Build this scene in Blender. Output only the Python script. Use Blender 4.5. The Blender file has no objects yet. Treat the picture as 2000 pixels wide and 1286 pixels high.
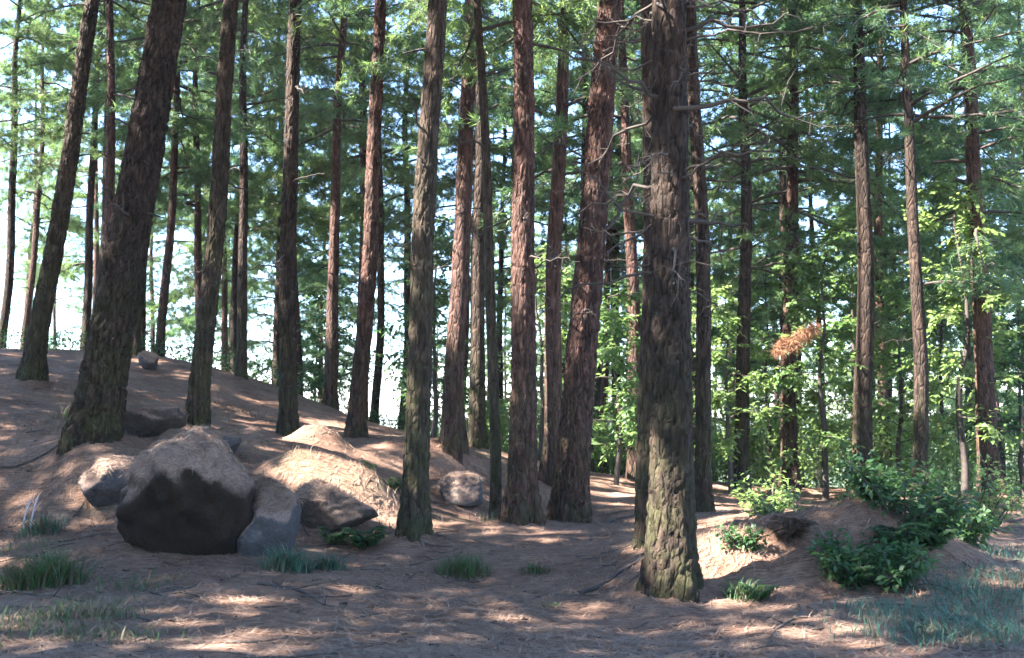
import bpy, math, random
import numpy as np
from mathutils import Vector, Matrix

# ------------------------------------------------------------------ camera, sky, sun, exposure
SC = bpy.context.scene
COL = SC.collection
W, H, F = 2000.0, 1286.0, 1921.0          # photograph size and focal length in its pixels
CAM = Vector((0.0, 0.0, 1.5))
PITCH = math.atan((800 - 643) / F)
cam_d = bpy.data.cameras.new("camera")
cam = bpy.data.objects.new("camera", cam_d)
COL.objects.link(cam)
cam.location = CAM
cam.rotation_euler = (math.pi / 2 + PITCH, 0, 0)
cam_d.sensor_width = 36.0
cam_d.lens = 36.0 * F / W
cam_d.clip_end = 6000
cam_d.clip_start = 0.05
cam_d.dof.use_dof = True
cam_d.dof.focus_distance = 10.5
cam_d.dof.aperture_fstop = 2.8
SC.camera = cam

SUN_TO = Vector((-0.72, -0.20, 0.74)).normalized()     # towards the sun
world = bpy.data.worlds.new("World")
SC.world = world
world.use_nodes = True
wn = world.node_tree
wn.nodes.clear()
w_out = wn.nodes.new("ShaderNodeOutputWorld")
w_bg = wn.nodes.new("ShaderNodeBackground")
w_sky = wn.nodes.new("ShaderNodeTexSky")
w_sky.sky_type = 'NISHITA'
w_sky.sun_disc = False
w_sky.altitude = 900
w_sky.dust_density = 0.2
w_sky.ozone_density = 4.0
w_sky.sun_elevation = math.asin(SUN_TO.z)
w_sky.sun_rotation = math.atan2(SUN_TO.x, SUN_TO.y)
w_bg.inputs["Strength"].default_value = 0.08
wn.links.new(w_sky.outputs[0], w_bg.inputs[0])
wn.links.new(w_bg.outputs[0], w_out.inputs[0])

sun_d = bpy.data.lights.new("sun", 'SUN')
sun_d.energy = 5.0
sun_d.angle = math.radians(0.5)
sun_d.color = (1.0, 0.93, 0.82)
sun = bpy.data.objects.new("sun", sun_d)
COL.objects.link(sun)
sun.rotation_euler = (-SUN_TO).to_track_quat('-Z', 'Y').to_euler()
sun.location = SUN_TO * 60

SC.view_settings.view_transform = 'Standard'
SC.view_settings.look = 'None'
SC.view_settings.gamma = 1.0
SC.view_settings.use_curve_mapping = False
SC.view_settings.exposure = 3.85
SC.render.engine = 'CYCLES'
SC.cycles.use_denoising = True
SC.cycles.max_bounces = 6
SC.cycles.diffuse_bounces = 4
SC.cycles.transmission_bounces = 4
SC.cycles.glossy_bounces = 2
SC.cycles.sample_clamp_indirect = 8.0

# ------------------------------------------------------------------ helpers
def at(px, py, d):
    """world point seen at photo pixel (px, py) at forward distance d"""
    cx, cy = (px - W / 2) / F * d, (H / 2 - py) / F * d
    c, s = math.cos(PITCH), math.sin(PITCH)
    return Vector((cx, d * c - cy * s, CAM.z + d * s + cy * c))

def hash3(ix, iy, iz, seed):
    h = (ix * 374761393 + iy * 668265263 + iz * 2147483647 + seed * 974634777) & 0xFFFFFFFF
    h = ((h ^ (h >> 13)) * 1274126177) & 0xFFFFFFFF
    h = h ^ (h >> 16)
    return (h & 0xFFFFFF) / float(0xFFFFFF)

def noise(p, seed=0):
    """value noise -1..1, p (N,3)"""
    p = np.asarray(p, float)
    i = np.floor(p).astype(np.int64)
    f = p - i
    f = f * f * (3 - 2 * f)
    r = 0
    for dx in (0, 1):
        wx = f[:, 0] if dx else 1 - f[:, 0]
        for dy in (0, 1):
            wy = f[:, 1] if dy else 1 - f[:, 1]
            for dz in (0, 1):
                wz = f[:, 2] if dz else 1 - f[:, 2]
                r = r + hash3(i[:, 0] + dx, i[:, 1] + dy, i[:, 2] + dz, seed) * wx * wy * wz
    return r * 2 - 1

def fbm(p, seed=0, oct=4):
    r, a, s = 0, 1.0, 1.0
    p = np.asarray(p, float)
    for k in range(oct):
        r = r + a * noise(p * s, seed + k * 17)
        a *= 0.5
        s *= 2.03
    return r / 1.9

class Geo:
    """collects vertices / faces as numpy arrays"""
    def __init__(self):
        self.v, self.f, self.m, self.a, self.n = [], [], [], [], 0
    def add(self, verts, faces, mat=0, attr=None):
        verts = np.asarray(verts, np.float32).reshape(-1, 3)
        faces = np.asarray(faces, np.int64)
        self.v.append(verts)
        self.f.append(faces + self.n)
        self.m.append(np.full(len(faces), mat, np.int32))
        if attr is None:
            attr = np.full(len(verts), 0.5, np.float32)
        elif np.isscalar(attr):
            attr = np.full(len(verts), attr, np.float32)
        self.a.append(np.asarray(attr, np.float32))
        self.n += len(verts)
    def mesh(self, name, mats, smooth=True):
        if not self.v:
            self.add([[0, 0, 0], [0, 0, .01], [.01, 0, 0]], [[0, 1, 2]])
        v = np.concatenate(self.v)
        me = bpy.data.meshes.new(name)
        me.vertices.add(len(v))
        me.vertices.foreach_set("co", v.ravel())
        loops = np.concatenate([f.ravel() for f in self.f]).astype(np.int32)
        sizes = np.concatenate([np.full(len(f), f.shape[1], np.int32) for f in self.f])
        starts = np.concatenate([[0], np.cumsum(sizes)[:-1]]).astype(np.int32)
        me.loops.add(len(loops))
        me.loops.foreach_set("vertex_index", loops)
        me.polygons.add(len(sizes))
        me.polygons.foreach_set("loop_start", starts)
        me.polygons.foreach_set("material_index", np.concatenate(self.m))
        me.polygons.foreach_set("use_smooth", np.full(len(sizes), smooth, bool))
        at_ = me.attributes.new("var", 'FLOAT', 'POINT')
        at_.data.foreach_set("value", np.concatenate(self.a))
        for m in mats:
            me.materials.append(m)
        me.update(calc_edges=True)
        me.validate()
        return me

def obj(name, me, parent=None, loc=None):
    o = bpy.data.objects.new(name, me)
    COL.objects.link(o)
    if parent is not None:
        o.parent = parent
    if loc is not None:
        o.location = loc
    return o

def tag(o, label=None, cat=None, group=None, kind=None):
    if label: o["label"] = label
    if cat: o["category"] = cat
    if group: o["group"] = group
    if kind: o["kind"] = kind
    return o

def tube(geo, pts, rad, n=6, mat=0, attr=0.5):
    pts = np.asarray(pts, float)
    k = len(pts)
    t = np.gradient(pts, axis=0)
    t /= np.linalg.norm(t, axis=1, keepdims=True) + 1e-9
    ref = np.array([0.0, 0, 1]) if abs(t[0, 2]) < 0.9 else np.array([1.0, 0, 0])
    u = np.cross(t, ref)
    u /= np.linalg.norm(u, axis=1, keepdims=True) + 1e-9
    w = np.cross(t, u)
    ang = np.linspace(0, 2 * np.pi, n, endpoint=False)
    rad = np.broadcast_to(np.asarray(rad, float), (k,))
    ring = pts[:, None, :] + rad[:, None, None] * (np.cos(ang)[None, :, None] * u[:, None, :] + np.sin(ang)[None, :, None] * w[:, None, :])
    i, j = np.meshgrid(np.arange(k - 1), np.arange(n), indexing='ij')
    a = i * n + j
    b = i * n + (j + 1) % n
    f = np.stack([a, b, b + n, a + n], -1).reshape(-1, 4)
    geo.add(ring.reshape(-1, 3), f, mat, attr)

def unit(v):
    return v / (np.linalg.norm(v, axis=-1, keepdims=True) + 1e-9)

def blades(geo, base, dirs, length, width, mat=0, attr=None, fold=None, rng=None):
    """one long triangle for each needle"""
    n = len(base)
    side = unit(np.cross(dirs, rng.normal(size=(n, 3))))
    length = np.broadcast_to(length, (n,))[:, None]
    width = np.broadcast_to(width, (n,))[:, None]
    v = np.stack([base - side * width * .5, base + side * width * .5, base + dirs * length], 1)
    f = np.arange(n * 3).reshape(n, 3)
    geo.add(v.reshape(-1, 3), f, mat, None if attr is None else np.repeat(attr, 3))

def leaves(geo, base, dirs, length, width, mat=0, attr=None, rng=None, up=None):
    """a pointed leaf folded along its midrib (4 triangles as 2 quads)"""
    n = len(base)
    r = rng.normal(size=(n, 3)) * 0.5
    if up is not None:
        r = r + np.array([0, 0, up])
    side = unit(np.cross(dirs, r))
    nor = np.cross(side, dirs)
    L = np.broadcast_to(length, (n,))[:, None]
    Wd = np.broadcast_to(width, (n,))[:, None]
    mid1 = base + dirs * L * .45
    tip = base + dirs * L - nor * L * .15 * rng.uniform(0, 1, (n, 1))
    l = mid1 + side * Wd * .5 + nor * Wd * .18
    q = mid1 - side * Wd * .5 + nor * Wd * .18
    v = np.stack([base, l, tip, q, mid1], 1).reshape(-1, 3)
    k = np.arange(n) * 5
    f = np.concatenate([np.stack([k, k + 4, k + 1], 1), np.stack([k + 4, k + 2, k + 1], 1),
                        np.stack([k, k + 3, k + 4], 1), np.stack([k + 4, k + 3, k + 2], 1)])
    geo.add(v, f, mat, None if attr is None else np.repeat(attr, 5))

# ------------------------------------------------------------------ materials
def material(name, build):
    m = bpy.data.materials.new(name)
    m.use_nodes = True
    nt = m.node_tree
    nt.nodes.clear()
    out = nt.nodes.new("ShaderNodeOutputMaterial")
    build(nt, out)
    return m

def N(nt, typ, **kw):
    n = nt.nodes.new(typ)
    for k, v in kw.items():
        if k in n.inputs.keys():
            n.inputs[k].default_value = v
        else:
            setattr(n, k, v)
    return n

def ramp(nt, fac, stops):
    r = nt.nodes.new("ShaderNodeValToRGB")
    e = r.color_ramp.elements
    while len(e) < len(stops):
        e.new(0.5)
    for i, (p, c) in enumerate(stops):
        e[i].position = p
        e[i].color = (*c, 1)
    nt.links.new(fac, r.inputs[0])
    return r

def mix(nt, fac, a, b, mode='MIX'):
    m = nt.nodes.new("ShaderNodeMix")
    m.data_type = 'RGBA'
    m.blend_type = mode
    for s, v in ((0, fac), (6, a), (7, b)):
        if isinstance(v, (int, float)):
            m.inputs[s].default_value = v
        elif isinstance(v, tuple):
            m.inputs[s].default_value = (*v, 1)
        else:
            nt.links.new(v, m.inputs[s])
    return m.outputs[2]

def tex(nt, kind, coord, scale=5.0, detail=6, rough=.6, stretch=None, **kw):
    src = coord
    if stretch:
        mp = nt.nodes.new("ShaderNodeMapping")
        mp.inputs["Scale"].default_value = stretch
        nt.links.new(coord, mp.inputs[0])
        src = mp.outputs[0]
    if kind == 'noise':
        t = nt.nodes.new("ShaderNodeTexNoise")
        t.inputs["Scale"].default_value = scale
        t.inputs["Detail"].default_value = detail
        t.inputs["Roughness"].default_value = rough
    else:
        t = nt.nodes.new("ShaderNodeTexVoronoi")
        t.inputs["Scale"].default_value = scale
    for k, v in kw.items():
        setattr(t, k, v)
    nt.links.new(src, t.inputs["Vector"])
    return t

def bark(red, grey, moss_h, moss_amt, seed):
    def build(nt, out):
        L = nt.links.new
        tc = nt.nodes.new("ShaderNodeTexCoord")
        co = tc.outputs["Object"]
        n1 = tex(nt, 'noise', co, 5.0, 8, .65, (1, 1, .22))
        n2 = tex(nt, 'noise', co, 22.0, 6, .7, (1, 1, .16))
        c1 = ramp(nt, n1.outputs[0], [(.32, grey), (.62, red)])
        c2 = ramp(nt, n2.outputs[0], [(.36, (.4, .38, .37)), (.6, (1.3, 1.25, 1.22))])
        col = mix(nt, 1.0, c1.outputs[0], c2.outputs[0], 'MULTIPLY')
        # flakes differ in tone from one to the next
        vf = tex(nt, 'voronoi', co, 24.0, stretch=(1, 1, .35))
        vb = nt.nodes.new("ShaderNodeSeparateColor"); L(vf.outputs["Color"], vb.inputs[0])
        fl = ramp(nt, vb.outputs[0], [(.1, (.62, .6, .58)), (.9, (1.45, 1.38, 1.32))])
        col = mix(nt, .85, col, fl.outputs[0], 'MULTIPLY')
        # moss and lichen grown over the foot of the trunk
        sep = nt.nodes.new("ShaderNodeSeparateXYZ")
        L(co, sep.inputs[0])
        hh = N(nt, "ShaderNodeMapRange")
        hh.inputs[1].default_value = 0.0
        hh.inputs[2].default_value = moss_h
        hh.inputs[3].default_value = moss_amt
        hh.inputs[4].default_value = 0.0
        L(sep.outputs[2], hh.inputs[0])
        n3 = tex(nt, 'noise', co, 3.4, 9, .75)
        th = ramp(nt, n3.outputs[0], [(.42, (0, 0, 0)), (.58, (1, 1, 1))])
        mm = nt.nodes.new("ShaderNodeMath"); mm.operation = 'MULTIPLY'
        L(hh.outputs[0], mm.inputs[0]); L(th.outputs[0], mm.inputs[1])
        mossc = ramp(nt, n2.outputs[0], [(.3, (.024, .025, .009)), (.7, (.062, .06, .027))])
        col = mix(nt, mm.outputs[0], col, mossc.outputs[0])
        n4 = tex(nt, 'noise', co, 9.0, 8, .8)
        lic = ramp(nt, n4.outputs[0], [(.62, (0, 0, 0)), (.70, (.6, .6, .6))])
        col = mix(nt, lic.outputs[0], col, (.11, .115, .10))
        b = nt.nodes.new("ShaderNodeBsdfPrincipled")
        b.inputs["Roughness"].default_value = .9
        b.inputs["Specular IOR Level"].default_value = .2
        L(col, b.inputs["Base Color"])
        n5 = tex(nt, 'noise', co, 40.0, 8, .7, (1, 1, .2))
        bp = N(nt, "ShaderNodeBump", Strength=1.0, Distance=.035)
        vo = tex(nt, 'voronoi', co, 13.0, stretch=(1, 1, .3), feature='DISTANCE_TO_EDGE')
        cr = ramp(nt, vo.outputs["Distance"], [(.0, (0, 0, 0)), (.16, (1, 1, 1))])
        hs = nt.nodes.new("ShaderNodeMath"); hs.operation = 'MULTIPLY_ADD'
        L(cr.outputs[0], hs.inputs[0]); hs.inputs[1].default_value = .8; L(n5.outputs[0], hs.inputs[2])
        L(hs.outputs[0], bp.inputs["Height"])
        L(bp.outputs[0], b.inputs["Normal"])
        L(b.outputs[0], out.inputs[0])
    return build

M = {}
M['bark_red'] = material("bark_red", bark((.074, .040, .034), (.042, .030, .027), 2.2, .75, 1))
M['bark_dark'] = material("bark_dark", bark((.040, .027, .022), (.022, .018, .016), 2.6, .9, 2))
M['bark_moss'] = material("bark_moss", bark((.050, .036, .028), (.034, .030, .024), 4.2, .95, 3))

def dead_wood(nt, out):
    L = nt.links.new
    tc = nt.nodes.new("ShaderNodeTexCoord")
    n = tex(nt, 'noise', tc.outputs["Object"], 9, 5)
    c = ramp(nt, n.outputs[0], [(.3, (.02, .015, .013)), (.7, (.055, .042, .036))])
    b = N(nt, "ShaderNodeBsdfPrincipled", Roughness=.9)
    L(c.outputs[0], b.inputs["Base Color"])
    L(b.outputs[0], out.inputs[0])
M['dead_wood'] = material("dead_wood", dead_wood)

def foliage(c_dark, c_light, t_dark, t_light, trans=.45, rough=.5):
    def build(nt, out):
        L = nt.links.new
        a = nt.nodes.new("ShaderNodeAttribute"); a.attribute_name = "var"
        oi = nt.nodes.new("ShaderNodeObjectInfo")
        ad = nt.nodes.new("ShaderNodeMath"); ad.operation = 'MULTIPLY_ADD'
        L(oi.outputs["Random"], ad.inputs[0]); ad.inputs[1].default_value = .5
        hlf = nt.nodes.new("ShaderNodeMath"); hlf.operation = 'MULTIPLY'
        L(a.outputs["Fac"], hlf.inputs[0]); hlf.inputs[1].default_value = .5
        L(hlf.outputs[0], ad.inputs[2])
        c = mix(nt, ad.outputs[0], c_dark, c_light)
        t = mix(nt, ad.outputs[0], t_dark, t_light)
        b = N(nt, "ShaderNodeBsdfPrincipled", Roughness=rough)
        b.inputs["Specular IOR Level"].default_value = .35
        L(c, b.inputs["Base Color"])
        tr = nt.nodes.new("ShaderNodeBsdfTranslucent")
        L(t, tr.inputs["Color"])
        ms = nt.nodes.new("ShaderNodeMixShader")
        ms.inputs[0].default_value = trans
        L(b.outputs[0], ms.inputs[1]); L(tr.outputs[0], ms.inputs[2])
        L(ms.outputs[0], out.inputs[0])
    return build

M['needles'] = material("pine_needles", foliage((.032, .08, .052), (.095, .145, .062), (.06, .16, .07), (.22, .31, .08), .48))
M['needles_brown'] = material("sun_patch_needles", foliage((.18, .088, .05), (.29, .15, .095), (.24, .11, .055), (.33, .17, .09), .35, .7))  # rust tone of the added spray that stands for sunlit bark
M['fern_brown'] = material("withered_fern", foliage((.05, .03, .02), (.11, .068, .045), (.08, .045, .025), (.13, .08, .045), .3, .8))
M['leaf'] = material("leaf", foliage((.05, .105, .04), (.115, .17, .055), (.13, .25, .07), (.28, .38, .11), .48))
M['bush'] = material("bush_leaf", foliage((.02, .058, .026), (.05, .095, .034), (.045, .12, .035), (.09, .17, .045), .38))
M['grass'] = material("grass_blade", foliage((.028, .07, .03), (.075, .12, .045), (.05, .13, .04), (.12, .2, .06), .35))
M['grass_blue'] = material("grass_blue", foliage((.022, .07, .05), (.06, .13, .09), (.04, .12, .07), (.08, .18, .10), .3))
M['straw'] = material("straw", foliage((.09, .06, .042), (.20, .145, .105), (.10, .07, .045), (.16, .11, .07), .2, .7))
M['needle_litter'] = material("needle_litter", foliage((.10, .062, .048), (.48, .34, .265), (.14, .08, .05), (.2, .12, .08), .1, .75))
M['stem_pale'] = material("pale_stem", foliage((.30, .29, .32), (.36, .35, .38), (.2, .2, .2), (.2, .2, .2), .0, .8))

def ground_mat(nt, out):
    L = nt.links.new
    tc = nt.nodes.new("ShaderNodeTexCoord")
    co = tc.outputs["Object"]
    n1 = tex(nt, 'noise', co, 1.1, 8, .7)
    n2 = tex(nt, 'noise', co, 14, 8, .75)
    # criss-crossing needles: stretched noises laid in three directions
    fib = None
    for k_, a_ in enumerate((.2, 1.25, 2.3, 2.9)):
        mp = nt.nodes.new("ShaderNodeMapping")
        mp.inputs["Rotation"].default_value = (0, 0, a_)
        mp.inputs["Location"].default_value = (k_ * 3.7, k_ * 1.3, 0)
        mp.inputs["Scale"].default_value = (6, 75, 6)
        L(co, mp.inputs[0])
        t = nt.nodes.new("ShaderNodeTexNoise")
        t.inputs["Scale"].default_value = 1.0; t.inputs["Detail"].default_value = 3
        L(mp.outputs[0], t.inputs["Vector"])
        if fib is None: fib = t.outputs[0]
        else:
            mx = nt.nodes.new("ShaderNodeMath"); mx.operation = 'MAXIMUM'
            L(fib, mx.inputs[0]); L(t.outputs[0], mx.inputs[1]); fib = mx.outputs[0]
    c1 = ramp(nt, n1.outputs[0], [(.28, (.08, .044, .031)), (.40, (.20, .122, .092)), (.55, (.29, .187, .146)), (.75, (.39, .266, .216))])
    c2 = ramp(nt, n2.outputs[0], [(.28, (.55, .5, .48)), (.6, (1.1, 1.08, 1.05))])
    c3 = ramp(nt, fib, [(.5, (.45, .42, .4)), (.74, (1.3, 1.27, 1.22))])
    col = mix(nt, .8, c1.outputs[0], c2.outputs[0], 'MULTIPLY')
    col = mix(nt, .95, col, c3.outputs[0], 'MULTIPLY')
    n4 = tex(nt, 'noise', co, .55, 7, .7)
    gm = ramp(nt, n4.outputs[0], [(.56, (0, 0, 0)), (.68, (.6, .6, .6))])
    col = mix(nt, gm.outputs[0], col, (.085, .095, .05))
    # the forest floor beyond the stand is overgrown green
    sep = nt.nodes.new("ShaderNodeSeparateXYZ"); L(co, sep.inputs[0])
    far = N(nt, "ShaderNodeMapRange")
    far.inputs[1].default_value = 27; far.inputs[2].default_value = 42
    L(sep.outputs[1], far.inputs[0])
    col = mix(nt, far.outputs[0], col, (.04, .06, .025))
    b = N(nt, "ShaderNodeBsdfPrincipled", Roughness=.95)
    b.inputs["Specular IOR Level"].default_value = .15
    L(col, b.inputs["Base Color"])
    bp = N(nt, "ShaderNodeBump", Strength=1.0, Distance=.04)
    ml = nt.nodes.new("ShaderNodeMath"); ml.operation = 'ADD'
    L(n2.outputs[0], ml.inputs[0]); L(fib, ml.inputs[1])
    L(ml.outputs[0], bp.inputs["Height"])
    L(bp.outputs[0], b.inputs["Normal"])
    L(b.outputs[0], out.inputs[0])
M['ground'] = material("forest_floor", ground_mat)

def rock_mat(base, dark, litter_amt):
    def build(nt, out):
        L = nt.links.new
        tc = nt.nodes.new("ShaderNodeTexCoord")
        co = tc.outputs["Object"]
        n1 = tex(nt, 'noise', co, 4, 10, .7)
        n2 = tex(nt, 'noise', co, 26, 8, .75)
        c = ramp(nt, n1.outputs[0], [(.3, dark), (.7, base)])
        c2 = ramp(nt, n2.outputs[0], [(.3, (.6, .6, .6)), (.7, (1.25, 1.25, 1.25))])
        col = mix(nt, 1.0, c.outputs[0], c2.outputs[0], 'MULTIPLY')
        lic = ramp(nt, tex(nt, 'noise', co, 7, 9, .8).outputs[0], [(.6, (0, 0, 0)), (.68, (.6, .6, .6))])
        col = mix(nt, lic.outputs[0], col, tuple(x * 1.7 for x in base))
        # fallen needles lie on whatever faces up
        g = nt.nodes.new("ShaderNodeNewGeometry")
        sep = nt.nodes.new("ShaderNodeSeparateXYZ"); L(g.outputs["Normal"], sep.inputs[0])
        ad = nt.nodes.new("ShaderNodeMath"); ad.operation = 'MULTIPLY_ADD'
        L(n2.outputs[0], ad.inputs[0]); ad.inputs[1].default_value = .6; L(sep.outputs[2], ad.inputs[2])
        up = ramp(nt, ad.outputs[0], [(.3, (0, 0, 0)), (.68, (litter_amt,) * 3)])
        lit = ramp(nt, tex(nt, 'noise', co, 60, 4, .8, (1, .4, 1)).outputs[0], [(.3, (.10, .062, .048)), (.7, (.24, .165, .135))])
        so = nt.nodes.new("ShaderNodeSeparateXYZ"); L(co, so.inputs[0])
        n6 = tex(nt, 'noise', co, 9, 8, .8)
        zz = nt.nodes.new("ShaderNodeMath"); zz.operation = 'MULTIPLY_ADD'
        L(n6.outputs[0], zz.inputs[0]); zz.inputs[1].default_value = .5; L(so.outputs[2], zz.inputs[2])
        top = ramp(nt, zz.outputs[0], [(.25, (0, 0, 0)), (.52, (1, 1, 1))])
        um = nt.nodes.new("ShaderNodeMath"); um.operation = 'MULTIPLY'
        L(up.outputs[0], um.inputs[0]); L(top.outputs[0] if litter_amt == 1.0 and base[0] < .03 else up.outputs[0], um.inputs[1])
        col = mix(nt, um.outputs[0], col, lit.outputs[0])
        b = N(nt, "ShaderNodeBsdfPrincipled", Roughness=.9)
        b.inputs["Specular IOR Level"].default_value = .25
        L(col, b.inputs["Base Color"])
        bp = N(nt, "ShaderNodeBump", Strength=.7, Distance=.03)
        L(n2.outputs[0], bp.inputs["Height"]); L(bp.outputs[0], b.inputs["Normal"])
        L(b.outputs[0], out.inputs[0])
    return build
M['rock_black'] = material("rock_black", rock_mat((.029, .018, .012), (.006, .004, .003), 1.0))
M['rock_grey'] = material("rock_grey", rock_mat((.085, .080, .086), (.035, .031, .031), .95))
M['rock_brown'] = material("rock_brown", rock_mat((.075, .058, .05), (.03, .023, .02), 1.0))

# ------------------------------------------------------------------ hero trees: foot pixel, pixel at frame top, distance, width (px at foot third)
#  name of look, foot(px,py), top(px at py=0), dist, diameter px, bark, bend
HERO = [
 ("foot_left",  (60, 748),  (152, 0), 17.0, 36, 'bark_moss', "slim dark leaning pine at the crest beside the thick leaning trunk"),
 ("thick",      (182, 872), (300, 0), 12.0, 80, 'bark_dark', "thickest leaning reddish pine trunk, rooted just above the dark boulder"),
 ("mossfoot",   (382, 852), (438, 0), 14.0, 37, 'bark_moss', "slim olive-mossed pine leaning behind the dark boulder"),
 ("straight",   (562, 862), (572, 0), 16.0, 33, 'bark_dark', "straight slim dark pine next to the sunlit needle patch"),
 ("thin_red",   (695, 862), (728, 0), 17.0, 32, 'bark_red',  "slim reddish pine between the sunlit needle patch and the mossy straight trunk"),
 ("moss_front", (808, 1060), (832, 0), 10.5, 47, 'bark_moss', "mossy green-footed slim trunk rising in front of the fern-hung needle bank"),
 ("flared",     (1014, 1030), (1021, 0), 12.0, 50, 'bark_red', "reddish pine with a flared root foot beside the small grass tuft"),
 ("branchy_red",(1112, 1032), (1196, 0), 12.5, 62, 'bark_red', "red-brown leaning pine carrying a long bare dead limb"),
 ("pair_left",  (1262, 1075), (1262, 0), 9.6, 38, 'bark_dark', "dark slim trunk of the close pair, standing behind the bushy dark trunk"),
 ("pair_front", (1314, 1182), (1322, 0), 8.0, 80, 'bark_dark', "large dark foreground trunk bristling with dead twigs beside the sunlit track"),
 ("pair_right", (1376, 1000), (1364, 0), 13.2, 30, 'bark_dark', "thin dark trunk just behind the twiggy foreground pine"),
]
MID = [  # foot px, foot py, top px, dist, diameter px, bark, label
 (884, 884, 905, 16.3, 44, 'bark_red', "reddish pine catching a streak of sun, standing behind the mossy trunk"),
 (930, 880, 925, 18.5, 34, 'bark_dark', "dark pine close behind the sun-streaked reddish trunk"),
 (968, 1022, 938, 13.0, 24, 'bark_moss', "thin grey sapling trunk beside the flared reddish pine"),
 (1078, 960, 1108, 17.0, 40, 'bark_red', "dim reddish pine in the gap between the flared pine and leaning red pine"),
 (1446, 968, 1470, 20.0, 34, 'bark_dark', "brown pine behind the bright green sapling"),
 (1545, 965, 1572, 21.0, 36, 'bark_red', "brown pine with an added rust-coloured spray standing for a sunlit patch"),
 (1686, 985, 1704, 19.0, 42, 'bark_dark', "broad dark pine rising behind the bramble mound"),
 (1797, 985, 1802, 18.0, 32, 'bark_dark', "straight dark pine at the far end of the bramble mound"),
 (1938, 978, 1912, 18.5, 42, 'bark_red', "reddish pine behind the leafy light green shrubs"),
 (470, 745, 470, 22.0, 22, 'bark_dark', "thin pine on the bright crest between two slim leaning trunks"),
 (205, 700, 196, 22.5, 24, 'bark_red', "thin reddish pine on the crest behind the thickest leaning trunk"),
 (262, 690, 318, 23.0, 22, 'bark_dark', "thin dark pine touching the thickest trunk on the bright crest"),
 (645, 800, 668, 23.0, 26, 'bark_red', "thin red-brown pine behind the sunlit needle patch"),
 (1240, 945, 1222, 20.0, 30, 'bark_red', "dim pine between the leaning red pine and the dark trunk pair"),
]

# ------------------------------------------------------------------ terrain
ctl = []
for h in HERO:
    p = at(h[1][0], h[1][1], h[3]); ctl.append((p.x, p.y, p.z))
for m in MID:
    p = at(m[0], m[1], m[3]); ctl.append((p.x, p.y, p.z))
for px, py, d in [(20, 1240, 6.2), (1000, 1270, 6.0), (1950, 1260, 6.1), (80, 1130, 8.6), (60, 985, 11.0), (350, 1092, 9.0),
                  (210, 985, 10.8), (620, 1070, 10.3), (620, 925, 12.4), (700, 905, 13.2), (620, 868, 14.6), (420, 900, 12.5),
                  (900, 1110, 9.3), (1040, 1110, 9.3), (1600, 1185, 7.5), (1450, 1000, 14.5), (1700, 1015, 15.5), (1960, 1060, 12.0),
                  (1950, 1190, 7.3), (1200, 990, 15.0), (900, 930, 16.0), (760, 960, 13.5),
                  (0, 685, 24), (150, 680, 24.5), (330, 700, 24.5), (480, 735, 24.5), (620, 790, 24.5), (760, 835, 24.5), (900, 870, 24.5),
                  (1100, 915, 24.5), (1300, 938, 24.5), (1600, 950, 24.5), (1950, 960, 24.5)]:
    p = at(px, py, d); ctl.append((p.x, p.y, p.z))
ctl += [(0, 0, 0), (-6, 0, .1), (6, 0, -.05), (-7, -8, 0), (7, -8, 0), (0, -14, 0), (-18, 4, 1.2), (-20, -10, .6), (18, 2, -.4), (20, -10, 0),
        (-20, 15, 3.0), (20, 14, -1.0), (-22, 26, 4.0), (22, 26, -1.8),
        (-22, 36, 2.4), (-12, 34, 1.2), (-5, 34, -.4), (5, 34, -1.4), (14, 34, -2.2), (24, 36, -3.0),
        (-20, 50, -3.5), (0, 50, -4.5), (20, 50, -5.5), (-40, 10, 4), (-40, 30, 4), (40, 10, -2), (40, 30, -3), (-40, 50, -3), (40, 50, -6)]
ctl = np.array(ctl)
def _tps(r2):
    return 0.5 * r2 * np.log(r2 + 1e-9)
_n = len(ctl)
_K = _tps(((ctl[:, None, :2] - ctl[None, :, :2]) ** 2).sum(-1)) + np.eye(_n) * .06
_P = np.c_[np.ones(_n), ctl[:, :2]]
_A = np.block([[_K, _P], [_P.T, np.zeros((3, 3))]])
_w = np.linalg.solve(_A, np.r_[ctl[:, 2], 0, 0, 0])

def bump(x, y, cx, cy, rx, ry, h, p=2):
    q = ((x - cx) / rx) ** 2 + ((y - cy) / ry) ** 2
    return h * np.exp(-q ** (p / 2))

MOUND = at(1640, 1165, 8.4)
DRIFT = []
for px, py, d, rx, ry, h, p in [(655, 985, 11.7, .78, .52, .46, 4),      # needle bank with the ferns below
                                (500, 930, 11.6, .7, .5, .22, 2), (215, 930, 11.4, .6, .45, .2, 2), (360, 905, 10.7, .45, .4, .2, 3),
                                (300, 850, 13.6, .6, .45, .22, 2), (622, 862, 15.2, .42, .4, .3, 3), (505, 845, 15.8, .35, .4, .22, 2),
                                (905, 965, 15, .6, .5, .25, 2), (120, 1080, 9.3, .8, .5, .15, 2), (1300, 1150, 8.4, .8, .7, .07, 2)]:
    _p = at(px, py, d); DRIFT.append((_p.x, _p.y, rx, ry, h, p))
for _h in HERO + [(0, (m[0], m[1]), 0, m[3], m[4]) for m in MID]:      # litter heaped round every trunk foot
    _p = at(_h[1][0], _h[1][1], _h[3]); _r = _h[4] / F * _h[3]
    DRIFT.append((_p.x, _p.y, _r * 1.1, _r * 1.1, _r * .28, 2))
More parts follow.
